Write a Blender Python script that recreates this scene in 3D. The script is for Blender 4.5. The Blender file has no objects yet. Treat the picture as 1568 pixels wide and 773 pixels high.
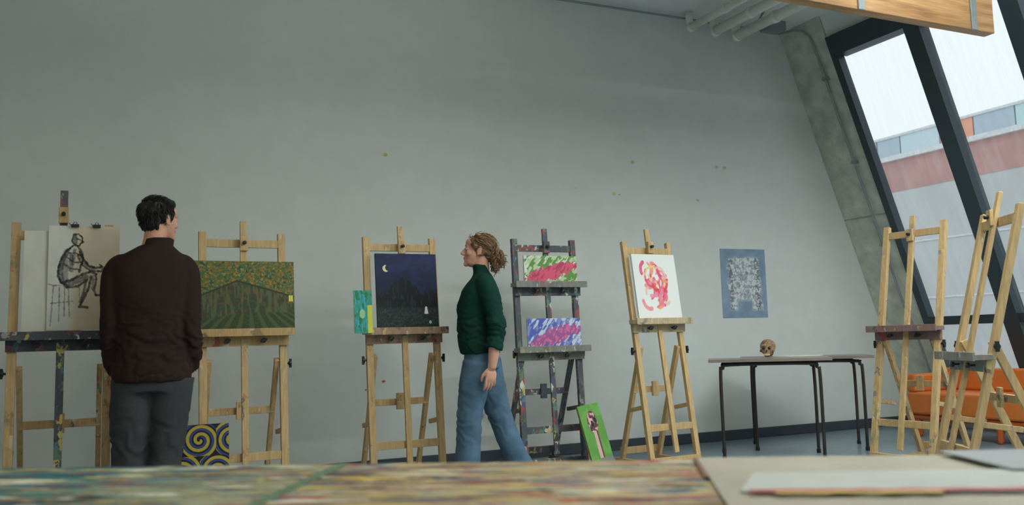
import bpy, math, random
import numpy as np
from mathutils import Vector, Matrix, noise as mnoise

random.seed(7)
GAIN=1.7
def lin1(c):
    c=c/255.0
    return c/12.92 if c<=0.04045 else ((c+0.055)/1.055)**2.4
def A(r,g,b,k=GAIN): return tuple(min(.92,lin1(c)*k) for c in (r,g,b))+(1,)

# ---------------------------------------------------------------- materials
def newmat(name):
    m=bpy.data.materials.new(name); m.use_nodes=True
    nt=m.node_tree; b=nt.nodes['Principled BSDF']
    return m,nt,b
def N(nt,t,**kw):
    n=nt.nodes.new(t)
    for k,v in kw.items(): setattr(n,k,v)
    return n
def coords(nt,scale=(1,1,1),rot=(0,0,0),kind='Object'):
    tc=N(nt,'ShaderNodeTexCoord'); mp=N(nt,'ShaderNodeMapping')
    mp.inputs['Scale'].default_value=scale; mp.inputs['Rotation'].default_value=rot
    nt.links.new(tc.outputs[kind],mp.inputs['Vector']); return mp.outputs['Vector']
def noise(nt,vec,scale,detail=4,rough=.55):
    n=N(nt,'ShaderNodeTexNoise'); n.inputs['Scale'].default_value=scale
    n.inputs['Detail'].default_value=detail; n.inputs['Roughness'].default_value=rough
    nt.links.new(vec,n.inputs['Vector']); return n
def ramp(nt,fac,stops,interp='LINEAR'):
    r=N(nt,'ShaderNodeValToRGB'); cr=r.color_ramp; cr.interpolation=interp
    while len(cr.elements)<len(stops): cr.elements.new(.5)
    for e,(p,c) in zip(cr.elements,stops): e.position=p; e.color=c
    nt.links.new(fac,r.inputs['Fac']); return r.outputs['Color']
def mix(nt,fac,a,b,blend='MIX'):
    m=N(nt,'ShaderNodeMix'); m.data_type='RGBA'; m.blend_type=blend
    for sock,v in ((m.inputs[0],fac),(m.inputs[6],a),(m.inputs[7],b)):
        if hasattr(v,'links') or isinstance(v,bpy.types.NodeSocket): nt.links.new(v,sock)
        else: sock.default_value=v
    return m.outputs[2]
def bump(nt,b,h,strength=.3,dist=.01):
    bp=N(nt,'ShaderNodeBump'); bp.inputs['Strength'].default_value=strength; bp.inputs['Distance'].default_value=dist
    nt.links.new(h,bp.inputs['Height']); nt.links.new(bp.outputs['Normal'],b.inputs['Normal'])
def sc(c,k): return (min(1,c[0]*k),min(1,c[1]*k),min(1,c[2]*k),1)
def mat(name,c,rough=.6,metal=0,var=.15,scale=8,bmp=.15,stretch=(1,1,1),dist=.004):
    m,nt,b=newmat(name); v=coords(nt,stretch); n=noise(nt,v,scale)
    col=ramp(nt,n.outputs['Fac'],[(.3,sc(c,1-var)),(.7,sc(c,1+var))])
    nt.links.new(col,b.inputs['Base Color']); b.inputs['Roughness'].default_value=rough; b.inputs['Metallic'].default_value=metal
    if bmp: bump(nt,b,n.outputs['Fac'],bmp,dist)
    return m
def paintwood(name,base,amount=.5,seed=0):
    """wood of a used easel, with grain and dried paint smears"""
    m,nt,b=newmat(name)
    v=coords(nt,(30,30,3)); g=noise(nt,v,2.2,6)
    wood=ramp(nt,g.outputs['Fac'],[(.3,sc(base,.78)),(.7,sc(base,1.12))])
    v2=coords(nt,(1,1,.6),(seed*.7,seed*.3,seed)); 
    vo=N(nt,'ShaderNodeTexVoronoi'); vo.inputs['Scale'].default_value=34; nt.links.new(v2,vo.inputs['Vector'])
    sep=N(nt,'ShaderNodeSeparateColor'); nt.links.new(vo.outputs['Color'],sep.inputs[0])
    pal=[(0,A(66,72,100)),(.14,A(140,60,58)),(.28,A(84,112,84)),(.42,A(48,50,56)),(.55,A(178,158,84)),(.66,A(184,182,172)),(.78,A(96,72,58)),(.88,A(78,112,122)),(.95,A(120,76,88))]
    pc=ramp(nt,sep.outputs[0],pal,'CONSTANT')
    mk=noise(nt,v2,13,5,.75); k=.68-.14*amount
    mask=ramp(nt,mk.outputs['Fac'],[(k,(0,0,0,1)),(k+.03,(.85,.85,.85,1))])
    big=noise(nt,v2,2.0,2); bm=ramp(nt,big.outputs['Fac'],[(.42,(.15,.15,.15,1)),(.58,(1,1,1,1))])
    mask=mix(nt,1.0,mask,bm,'MULTIPLY')
    col=mix(nt,mask,wood,pc)
    nt.links.new(col,b.inputs['Base Color']); b.inputs['Roughness'].default_value=.55
    bump(nt,b,g.outputs['Fac'],.15,.002)
    return m
def attrmat(name,rough=.6):
    m,nt,b=newmat(name); a=N(nt,'ShaderNodeAttribute'); a.attribute_name='paint'
    nt.links.new(a.outputs['Color'],b.inputs['Base Color']); b.inputs['Roughness'].default_value=rough
    b.inputs['Specular IOR Level'].default_value=.25
    v=coords(nt); n=noise(nt,v,120); bump(nt,b,n.outputs['Fac'],.15,.001)
    return m

# ---------------------------------------------------------------- mesh builder
class MB:
    def __init__(s): s.v=[];s.f=[];s.m=[];s.sm=[]
    def add(s,vs,fs,mi=0,smooth=False):
        o=len(s.v); s.v+= [tuple(x) for x in vs]
        for f in fs: s.f.append(tuple(i+o for i in f)); s.m.append(mi); s.sm.append(smooth)
    def hexa(s,p,mi=0):
        s.add(p,[(0,3,2,1),(4,5,6,7),(0,1,5,4),(1,2,6,5),(2,3,7,6),(3,0,4,7)],mi)
    def box(s,a,b,mi=0):
        x0,y0,z0=a;x1,y1,z1=b
        s.hexa([(x0,y0,z0),(x1,y0,z0),(x1,y1,z0),(x0,y1,z0),(x0,y0,z1),(x1,y0,z1),(x1,y1,z1),(x0,y1,z1)],mi)
    def beam(s,p,q,w,d,mi=0,side=(1,0,0)):
        p=Vector(p);q=Vector(q);t=(q-p).normalized(); sd=Vector(side); sd=(sd-t*sd.dot(t)).normalized(); n=t.cross(sd)
        sd=sd*w/2; n=n*d/2
        s.hexa([p-sd-n,p+sd-n,p+sd+n,p-sd+n,q-sd-n,q+sd-n,q+sd+n,q-sd+n],mi)
    def tube(s,pts,r,n=10,mi=0,smooth=True,flat=1.0,cap=True,flatdir=None):
        pts=[Vector(p) for p in pts]
        if not hasattr(r,'__len__'): r=[r]*len(pts)
        rings=[]; ref=None
        for i,p in enumerate(pts):
            t=(pts[min(i+1,len(pts)-1)]-pts[max(i-1,0)]).normalized()
            if ref is None:
                ref=Vector(flatdir) if flatdir else (Vector((0,0,1)) if abs(t.z)<.9 else Vector((1,0,0)))
            a=(ref-t*ref.dot(t)).normalized(); ref=a; b=t.cross(a)
            rings.append([p+a*math.cos(k*2*math.pi/n)*r[i]+b*math.sin(k*2*math.pi/n)*r[i]*flat for k in range(n)])
        vs=[v for R in rings for v in R]; fs=[]
        for i in range(len(pts)-1):
            for k in range(n): fs.append((i*n+k,i*n+(k+1)%n,(i+1)*n+(k+1)%n,(i+1)*n+k))
        if cap: fs.append(tuple(reversed(range(n)))); fs.append(tuple((len(pts)-1)*n+k for k in range(n)))
        s.add(vs,fs,mi,smooth)
    def ell(s,c,r,n=20,m=12,mi=0,rot=None):
        c=Vector(c); vs=[];fs=[]
        R=rot or Matrix.Identity(3)
        vs.append(c+R@Vector((0,0,r[2])))
        for i in range(1,m):
            th=math.pi*i/m
            for k in range(n):
                ph=2*math.pi*k/n; vs.append(c+R@Vector((r[0]*math.sin(th)*math.cos(ph),r[1]*math.sin(th)*math.sin(ph),r[2]*math.cos(th))))
        vs.append(c-R@Vector((0,0,r[2])))
        for k in range(n): fs.append((0,1+k,1+(k+1)%n))
        for i in range(m-2):
            for k in range(n):
                a=1+i*n;b=a+n; fs.append((a+k,b+k,b+(k+1)%n,a+(k+1)%n))
        a=1+(m-2)*n; e=len(vs)-1
        for k in range(n): fs.append((a+(k+1)%n,a+k,e))
        s.add(vs,fs,mi,True)
    def rings(s,R,n=36,mi=0,pw=2.3):
        """R: list of (cx,cy,cz,rx,ry) -> closed loft"""
        vs=[];fs=[]
        for cx,cy,cz,rx,ry in R:
            for k in range(n):
                a=2*math.pi*k/n; c=math.cos(a);sn=math.sin(a)
                vs.append((cx+rx*math.copysign(abs(c)**(2/pw),c),cy+ry*math.copysign(abs(sn)**(2/pw),sn),cz))
        L=len(R)
        for i in range(L-1):
            for k in range(n): fs.append((i*n+k,i*n+(k+1)%n,(i+1)*n+(k+1)%n,(i+1)*n+k))
        fs.append(tuple(range(n))); fs.append(tuple((L-1)*n+k for k in range(n)))
        s.add(vs,fs,mi,True)
    def obj(s,name,mats,parent=None,bevel=0,loc=None,rz=0,mw=None):
        me=bpy.data.meshes.new(name); me.from_pydata(s.v,[],s.f); 
        for m in mats: me.materials.append(m)
        me.polygons.foreach_set('material_index',s.m); me.polygons.foreach_set('use_smooth',s.sm); me.update()
        import bmesh
        bm=bmesh.new(); bm.from_mesh(me); bmesh.ops.recalc_face_normals(bm,faces=bm.faces); bm.to_mesh(me); bm.free()
        o=bpy.data.objects.new(name,me); bpy.context.scene.collection.objects.link(o)
        if loc: o.location=loc
        o.rotation_euler[2]=rz
        if parent: o.parent=parent
        if mw is not None: o.matrix_basis=mw
        if bevel:
            bv=o.modifiers.new('bevel','BEVEL'); bv.width=bevel; bv.segments=2; bv.limit_method='ANGLE'
        return o
def spline(pts,n=6):
    P=[Vector(p) for p in pts]; out=[]
    for i in range(len(P)-1):
        p0=P[max(i-1,0)];p1=P[i];p2=P[i+1];p3=P[min(i+2,len(P)-1)]
        for k in range(n):
            t=k/n; out.append(.5*((2*p1)+(p2-p0)*t+(2*p0-5*p1+4*p2-p3)*t*t+(3*p1-p0-3*p2+p3)*t**3))
    out.append(P[-1]); return out
def limb(mb,pts,rad,n=20,flat=1.0,flatdir=None):
    q=spline([(p[0],p[1],p[2]) for p in pts],8)
    rr=[]; 
    for i in range(len(pts)-1):
        for k in range(8):
            t=k/8; t=t*t*(3-2*t)*.5+t*.5; rr.append(rad[i]*(1-t)+rad[i+1]*t)
    rr.append(rad[-1]); mb.tube(q,rr,n,flat=flat,flatdir=flatdir)
def fuse(mb,name,mats,parent,voxel,smooth=6,sf=.5,wr=None,mw=None):
    """join overlapping volumes to one continuous surface"""
    o=mb.obj(name+'_tmp',[mats[0]])
    r=o.modifiers.new('r','REMESH'); r.mode='VOXEL'; r.voxel_size=voxel; r.use_smooth_shade=True
    if smooth:
        sm=o.modifiers.new('s','SMOOTH'); sm.iterations=smooth; sm.factor=sf
    dg=bpy.context.evaluated_depsgraph_get(); dg.update()
    me=bpy.data.meshes.new_from_object(o.evaluated_get(dg)); me.name=name
    bpy.data.objects.remove(o)
    if wr:
        amp,scl,fn=wr[:3]
        nr=[v.normal.copy() for v in me.vertices]
        for v,nn in zip(me.vertices,nr):
            p=v.co
            d=mnoise.fractal(Vector((p.x*scl[0],p.y*scl[1],p.z*scl[2])),1.0,2.0,3)
            if len(wr)>3: d=wr[3](p,d)
            k=fn(p) if fn else 1
            v.co=p+nn*(d*amp*k)
    me.materials.clear(); me.materials.append(mats[0])
    for p in me.polygons: p.use_smooth=True
    o=bpy.data.objects.new(name,me); bpy.context.scene.collection.objects.link(o)
    o.parent=parent
    if mw is not None: o.matrix_basis=mw
    return o
def empty(name,loc=(0,0,0),rz=0):
    e=bpy.data.objects.new(name,None); e.location=loc; e.rotation_euler[2]=rz
    bpy.context.scene.collection.objects.link(e); e.empty_display_size=.2; return e

# ---------------------------------------------------------------- room
K=.383; X0=7.66; HC=3.95
def WX(z,out=0): return X0-K*z+out
YB=-10.0; XL=-3.2
m_wall,nt,b=newmat('wall_paint')
v=coords(nt); n1=noise(nt,v,.5,3); n2=noise(nt,v,6,5)
c=ramp(nt,n1.outputs['Fac'],[(.3,(.70,.725,.685,1)),(.7,(.77,.79,.75,1))])
c2=ramp(nt,n2.outputs['Fac'],[(.35,(.96,.96,.96,1)),(.65,(1,1,1,1))])
nt.links.new(mix(nt,1.0,c,c2,'MULTIPLY'),b.inputs['Base Color']); b.inputs['Roughness'].default_value=.75
n3=noise(nt,v,90,3); bump(nt,b,n3.outputs['Fac'],.08,.003)
m_ceil=mat('ceiling_paint',(.78,.80,.78,1),.8,var=.03,scale=2)
m_conc=mat('concrete',A(134,137,129,2.6),.8,var=.12,scale=7,bmp=.3)
nt=m_conc.node_tree; b=nt.nodes['Principled BSDF']; vv=coords(nt); vo=N(nt,'ShaderNodeTexVoronoi'); vo.inputs['Scale'].default_value=26; nt.links.new(vv,vo.inputs['Vector'])
old=b.inputs['Base Color'].links[0].from_socket
pm=ramp(nt,vo.outputs['Distance'],[(.05,(.6,.6,.6,1)),(.1,(1,1,1,1))]); n4=noise(nt,vv,9,5); 
nt.links.new(mix(nt,1,mix(nt,1,old,pm,'MULTIPLY'),ramp(nt,n4.outputs['Fac'],[(.35,(.8,.82,.8,1)),(.6,(1,1,1,1))]),'MULTIPLY'),b.inputs['Base Color'])
m_floor,nt,b=newmat('floor_concrete'); v=coords(nt); n1=noise(nt,v,1.2,6); n2=noise(nt,v,14,4)
c=ramp(nt,n1.outputs['Fac'],[(.3,A(82,98,108)),(.7,A(120,134,140))]); c2=ramp(nt,n2.outputs['Fac'],[(.3,(.85,.85,.85,1)),(.6,(1,1,1,1))])
nt.links.new(mix(nt,1.0,c,c2,'MULTIPLY'),b.inputs['Base Color']); b.inputs['Roughness'].default_value=.28
m_frame=mat('window_frame_metal',A(44,54,60),.4,.3,var=.05,bmp=0)
m_base=mat('baseboard_vinyl',A(48,54,62),.6,var=.1)
m_pipe=mat('painted_pipe',A(190,192,184),.5,var=.06)
m_steel=mat('galvanised_steel',A(120,125,125),.4,.5,var=.1)

t=.2
mb=MB(); mb.hexa([(XL,0,0),(WX(0)+.06,0,0),(WX(0)+.06,t,0),(XL,t,0),(XL,0,HC),(WX(HC)+.06,0,HC),(WX(HC)+.06,t,HC),(XL,t,HC)])
mb.obj('wall_back',[m_wall])
mb=MB(); mb.box((XL-t,YB,0),(XL,t,HC)); mb.obj('wall_left',[m_wall])
mb=MB(); mb.box((XL-t,YB-t,0),(WX(0)+.5,YB,HC)); mb.obj('wall_rear',[m_wall])
mb=MB(); mb.box((XL-t,YB-t,-.2),(WX(0)+.3,t,0)); mb.obj('floor',[m_floor])
mb=MB(); mb.box((XL-t,YB-t,HC),(WX(HC)+.4,t,HC+.2)); mb.obj('ceiling',[m_ceil])
mb=MB(); mb.box((XL,-.018,0),(WX(0)-.03,0,.09)); mb.obj('baseboard_back',[m_base],bevel=.004)
def slab(mb,y0,y1,z0,z1,o0,o1,mi=0):
    mb.hexa([(WX(z0,o0),y0,z0),(WX(z0,o1),y0,z0),(WX(z0,o1),y1,z0),(WX(z0,o0),y1,z0),
             (WX(z1,o0),y0,z1),(WX(z1,o1),y0,z1),(WX(z1,o1),y1,z1),(WX(z1,o0),y1,z1)],mi)
mb=MB(); 
for z0,z1 in ((0,2.08),(2.09,HC)): slab(mb,-.54,0,z0,z1,0,.08)
slab(mb,-.53,-.01,2.05,2.12,.012,.07)
mb.obj('concrete_column',[m_conc],bevel=.006)
mb=MB(); slab(mb,YB,-.54,3.74,HC,.02,.12); slab(mb,YB,-.54,0,.10,.0,.12); mb.obj('wall_right',[m_wall])
m_glass=bpy.data.materials.new('window_glass'); m_glass.use_nodes=True; nt=m_glass.node_tree; nt.nodes.remove(nt.nodes['Principled BSDF'])
out=nt.nodes['Material Output']; tr=N(nt,'ShaderNodeBsdfTransparent'); tr.inputs[0].default_value=(.95,.97,.97,1)
gl=N(nt,'ShaderNodeBsdfGlossy'); gl.inputs['Roughness'].default_value=.05
df=N(nt,'ShaderNodeBsdfTranslucent'); df.inputs[0].default_value=(.9,.93,.93,1)
v=coords(nt,(1,6,.6)); ns=noise(nt,v,3,5); rp=ramp(nt,ns.outputs['Fac'],[(.4,(.005,.005,.005,1)),(.75,(.07,.07,.07,1))])
m1=N(nt,'ShaderNodeMixShader'); m1.inputs[0].default_value=.03; nt.links.new(tr.outputs[0],m1.inputs[1]); nt.links.new(gl.outputs[0],m1.inputs[2])
m2=N(nt,'ShaderNodeMixShader'); nt.links.new(rp,m2.inputs[0]); nt.links.new(m1.outputs[0],m2.inputs[1]); nt.links.new(df.outputs[0],m2.inputs[2])
nt.links.new(m2.outputs[0],out.inputs['Surface'])
ys=[-.60]+[-1.46-.87*i for i in range(9)]
for i in range(9):
    ya=ys[i]; yb=ys[i+1]
    mb=MB()
    if i==0: slab(mb,-.62,-.545,.1,3.74,-.02,.07)
    slab(mb,yb-.075,yb+.075,.1,3.74,-.03,.10)              # mullion
    slab(mb,yb+.07,ya-(.02 if i==0 else .07),3.56,3.74,-.03,.10)                        # head
    slab(mb,yb+.07,ya-(.02 if i==0 else .07),1.0,1.08,-.02,.08)                     # transom
    slab(mb,yb+.07,ya-(.02 if i==0 else .07),.1,.2,-.02,.08)                     # sill
    slab(mb,yb+.03,ya-.01,.15,3.6,.05,.056,1)
    mb.obj('window_%d'%(i+1),[m_frame,m_glass])
# conduit on column
mb=MB(); yc=-.40
pts=[(WX(3.86)-.15,-.12,3.90),(WX(3.88)-.07,-.28,3.89),(WX(3.85)-.03,-.36,3.84),(WX(3.7,-.03),yc,3.7)]+[(WX(z,-.03),yc,z) for z in (3,2.2,1.6,1.2)]+[(WX(.9,-.03),yc-.03,.9),(WX(.2,-.03),yc-.03,.2)]
mb.tube(spline(pts,4),.012,8)
for z in (3.4,2.6,1.8): mb.box((WX(z)-.045,yc-.03,z-.015),(WX(z)+.01,yc+.03,z+.015))
mb.obj('wall_conduit',[m_steel])
# ceiling pipes
mb=MB()
for x,y0,z,r in ((4.92,-.2,3.80,.035),(5.2,-.2,3.80,.045),(5.48,-.17,3.80,.048)):
    mb.tube([(x,y0,z),(x,-3.2,z)],r,14)
    mb.tube([(x,y0-.02,z),(x,y0+.02,z)],r*1.15,14)
    for yy in (-.7,-1.5): mb.tube([(x,yy-.025,z),(x,yy+.025,z)],r*1.2,14)
    mb.tube([(x,y0+.01,z),(x,y0+.02,HC-.05),(x,y0+.02,HC)],r*.95,12)
mb.tube([(3.2,-.95,3.84),(5.0,-.95,3.84),(5.04,-.95,3.84),(5.08,-1.2,3.84),(5.08,-3,3.84)],.04,12)
mb.tube([(2.0,-1.2,3.86),(4.7,-1.2,3.86),(4.78,-1.3,3.86),(4.78,-3,3.86)],.028,10)
for x in (4.3,3.4): mb.box((x-.02,-1.26,3.86),(x+.02,-.9,HC))
mb.obj('ceiling_pipes',[m_pipe])
mb=MB(); mb.tube([(1.8,-.12,3.91),(5.9,-.12,3.91),(6.0,-.14,3.91)],.011,8)
mb.box((5.75,-.32,3.86),(5.95,-.18,3.95)); mb.tube([(5.7,-.25,3.88),(5.6,-.3,3.86),(5.45,-.6,3.9)],.01,8); mb.obj('ceiling_conduit',[m_steel])
# wooden beam
m_bwood,nt,b=newmat('plywood_beam'); v=coords(nt,(1,8,14)); g=noise(nt,v,1.6,7,.65)
nt.links.new(ramp(nt,g.outputs['Fac'],[(.25,A(120,78,44,1.4)),(.5,A(166,122,78,1.4)),(.75,A(192,154,108,1.4))]),b.inputs['Base Color']); b.inputs['Roughness'].default_value=.5
mb=MB(); mb.box((2.9,-2.33,3.18),(6.13,-2.24,HC))
for x in (3.4,4.76,5.9): mb.box((x-.03,-2.345,3.175),(x+.03,-2.33,HC),1)
mb.obj('trim_1',[m_bwood,m_steel],bevel=.004)

# ---------------------------------------------------------------- exterior
m_f1=mat('facade_grey',(.52,.53,.53,1),.9,var=.06,scale=.4,bmp=0); m_f2=mat('facade_red_brick',(.50,.28,.26,1),.9,var=.1,scale=1,bmp=0)  # red paled in its colour to stand in for outdoor haze
m_p=[mat('facade_panel_%d'%i,c,.6,var=.03,bmp=0) for i,c in enumerate([(.50,.72,.72,1),(.42,.52,.60,1),(.80,.36,.24,1),(.55,.68,.74,1),(.36,.46,.55,1)])]
m_w=mat('facade_coping',(.66,.68,.69,1),.8,bmp=0)
mb=MB(); mb.box((30,-30,-.5),(42,60,6.7),0); mb.box((29.98,-30,6.7),(42,60,8.0),1); mb.box((29.8,-30,8.0),(42,60,8.2),2)
y=-30; k=0
while y<59:
    w=[1.7,1.5,1.9,1.2][k%4]; mb.box((29.9,y+.03,8.2),(42,min(60,y+w-.03),8.95),3+(0,1,2,3,1,4,2,0,3)[k%9]); y+=w;k+=1
mb.box((29.85,-30,8.95),(42,60,9.05),2)
for zz in (2.2,4.5): mb.box((29.96,-30,zz),(30.05,60,zz+.06),2)
mb.obj('neighbouring_building',[m_f1,m_f2,m_w]+m_p)
mb=MB(); mb.box((8.4,-60,-.6),(80,90,-.5)); mb.obj('ground',[mat('snowy_ground',(.55,.58,.6,1),.9,scale=.5,bmp=0)])

# ---------------------------------------------------------------- easels
wood1=A(174,145,102)
m_e=[paintwood('easel_wood_%d'%i,sc(wood1,k),am,i) for i,(k,am) in enumerate([(.85,.9),(.92,.9),(.92,.8),(.9,.8),(.90,.3),(.82,.95),(.82,.6)])]
m_ed=paintwood('easel_dark_paint',A(66,68,74),1.3,9)
m_knob=mat('black_knob',A(22,22,24),.4,var=.1)
m_tray=[paintwood('tray_%d'%i,A(*c),1.1,20+i) for i,c in enumerate([(60,62,68),(160,130,86),(140,112,90),(110,108,100),(160,142,112),(110,84,80)])]
class Easel: pass
def easel(x,y,rz,H=1.69,w=.48,lean=.2,tray=1.05,mast=1.80,mat0=None,mat1=None,trays=None,back=.45,mast_m=0,rail=.07,pw=.045,mast_lo=.12):
    E=Easel(); E.M=Matrix.Translation((x,y,0))@Matrix.Rotation(rz,4,'Z'); E.lean=lean;E.H=H
    mb=MB(); Y=lambda z:lean*z/H; h=w/2
    for s in (-1,1):
        mb.beam((s*h,0,0),(s*h,Y(H),H),pw,.034)
        zp=.86; xo=s*(h-.038)
        mb.beam((xo,Y(zp)+.01,zp+.03),(xo,back,.0),.028,.042)
        mb.beam((xo,-.06,.025),(xo,back+.06,.025),.03,.05)
        mb.beam((s*h,Y(.45)+.02,.45),(s*h,back*.56,.42),.02,.03)
        mb.tube([(s*(h-.01),Y(zp),zp),(s*(h+.045),Y(zp),zp)],.007,8,3); 
        mb.beam((s*(h+.045),Y(zp),zp-.028),(s*(h+.045),Y(zp),zp+.028),.014,.02,3)
        mb.tube([(s*(h+.035),Y(zp),zp),(s*(h+.05),Y(zp),zp)],.018,8,3)
    mb.beam((-h,Y(H-rail),H-rail),(h,Y(H-rail),H-rail),.05,.026,0,(0,0,1))
    mb.beam((-h,Y(.30)+.0,.30),(h,Y(.30)+.0,.30),.05,.024,0,(0,0,1))
    mb.beam((-h,0,.06),(h,0,.06),.06,.03,0,(0,0,1))
    mb.beam((-h+.04,back,.10),(h-.04,back,.10),.05,.026,0,(0,0,1))
    zb=.57; tb=(1-zb/.89); yb=Y(.86)*(1-tb)+back*tb
    mb.beam((-h+.03,yb,zb),(h-.03,yb,zb),.045,.024,0,(0,0,1))
    mb.beam((-.0,yb-.03,zb-.05),(0,yb-.03,zb+.06),.05,.02,0)
    # mast
    mb.beam((0,Y(mast_lo)-.03,mast_lo),(0,Y(mast)-.03,mast),.040,.022,2 if mast_m else 0)
    mb.beam((0,Y(mast-.16)-.052,mast-.19),(0,Y(mast-.16)-.052,mast-.10),.05,.02,0)
    mb.tube([(0,Y(mast-.14)-.06,mast-.14),(0,Y(mast-.14)-.09,mast-.14)],.012,8,3)
    for tz in (trays or [tray]):
        yy=Y(tz); hw=h+.05
        mb.box((-hw,yy-.115,tz-.03),(hw,yy-.015,tz),1)           # tray shelf
        mb.box((-hw,yy-.12,tz-.035),(hw,yy-.108,tz+.012),1)        # lip
        mb.box((-hw+.02,yy-.045,tz-.095),(hw-.02,yy-.02,tz-.03),1 if tz<1.2 else 0) # apron
        for s in (-1,1):
            mb.tube([(s*.11,yy-.04,tz-.062),(s*.11,yy-.085,tz-.062)],.006,8,3); mb.tube([(s*.11,yy-.075,tz-.062),(s*.11,yy-.09,tz-.062)],.016,8,3)
            mb.beam((s*.11-.02,yy-.085,tz-.07),(s*.11+.02,yy-.085,tz-.054),.012,.012,3)
    o=mb.obj('easel',[mat0 or m_e[1],mat1 or m_tray[1],m_ed,m_knob],bevel=.003,loc=(x,y,0),rz=rz)
    E.o=o; return E
def on(E,x,z,off=.045):
    a=math.atan2(E.lean,E.H)
    return E.M@Matrix.Translation((x,E.lean*z/E.H-off,z))@Matrix.Rotation(-a,4,'X')

# ---------------------------------------------------------------- painted images (vertex-painted canvases)
m_paint=attrmat('oil_paint',.5); m_paper=attrmat('drawing_paper',.8)
def vnoise(X,Y,fx,fy,seed=0,oct=3):
    r=0;amp=1;tot=0
    for o in range(oct):
        g=np.random.RandomState(seed*31+o).rand(260,260); 
        x=X*fx*2**o; y=Y*fy*2**o; xi=np.floor(x).astype(int);yi=np.floor(y).astype(int); fxr=x-xi;fyr=y-yi
        fxr=fxr*fxr*(3-2*fxr);fyr=fyr*fyr*(3-2*fyr); G=lambda a,b:g[a%260,b%260]
        r=r+amp*((G(xi,yi)*(1-fxr)+G(xi+1,yi)*fxr)*(1-fyr)+(G(xi,yi+1)*(1-fxr)+G(xi+1,yi+1)*fxr)*fyr); tot+=amp; amp*=.5
    return r/tot
def seg(X,Y,p,q):
    px,py=p;qx,qy=q; dx=qx-px;dy=qy-py; L=dx*dx+dy*dy+1e-9
    t=np.clip(((X-px)*dx+(Y-py)*dy)/L,0,1); return np.hypot(X-px-t*dx,Y-py-t*dy)
def poly(X,Y,pts):
    d=np.full(X.shape,9.e3)
    for a,b in zip(pts[:-1],pts[1:]): d=np.minimum(d,seg(X,Y,a,b))
    return d
def lay(C,mask,col):
    m=np.clip(mask,0,1)[...,None]; return C*(1-m)+np.array(col,float)*m
def sstep(x,a,b): t=np.clip((x-a)/(b-a),0,1); return t*t*(3-2*t)
def canvas(name,w,h,fn,mw,nx=160,thick=.018,edge=(200,198,190),mt=None,gain=GAIN,warp=0):
    ny=max(2,int(nx*h/w)); u=np.linspace(0,1,nx);v=np.linspace(0,1,ny); X,Y=np.meshgrid(u,v)
    C=np.clip(fn(X,Y),0,255)
    xs=(X-.5)*w; zs=(1-Y)*h; 
    yy=-thick*np.ones_like(xs)
    if warp: yy=yy-warp*(np.sin(X*3+1)*np.sin(Y*4)*.5+.5)
    V=np.stack([xs,yy,zs],-1).reshape(-1,3); F=[(j*nx+i,(j+1)*nx+i,(j+1)*nx+i+1,j*nx+i+1) for j in range(ny-1) for i in range(nx-1)]
    V=[tuple(p) for p in V]; o=len(V)
    ring=[i for i in range(nx)]+[j*nx+nx-1 for j in range(1,ny)]+[(ny-1)*nx+i for i in range(nx-2,-1,-1)]+[j*nx for j in range(ny-2,0,-1)]
    for i in ring: V.append(V[i])
    for i in ring: V.append((V[i][0],V[i][1]+thick,V[i][2]))
    R=len(ring)
    for k in range(R): F.append((o+k,o+(k+1)%R,o+R+(k+1)%R,o+R+k))
    F.append(tuple(o+R+k for k in range(R)))
    me=bpy.data.meshes.new(name); me.from_pydata(V,[],F); me.materials.append(mt or m_paint)
    ca=me.color_attributes.new('paint','FLOAT_COLOR','POINT')
    c=C.reshape(-1,3)/255.; c=np.where(c<=.04045,c/12.92,((c+.055)/1.055)**2.4)*gain
    e=np.array([lin1(k) for k in edge])*gain
    col=np.ones((len(V),4)); col[:o,:3]=np.clip(c,0,.9); col[o:,:3]=np.clip(e,0,.9)
    ca.data.foreach_set('color',col.astype(np.float32).ravel())
    ob=bpy.data.objects.new(name,me); bpy.context.scene.collection.objects.link(ob); ob.matrix_world=mw; return ob
def base(X,col): return np.ones(X.shape+(3,))*np.array(col,float)

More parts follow.
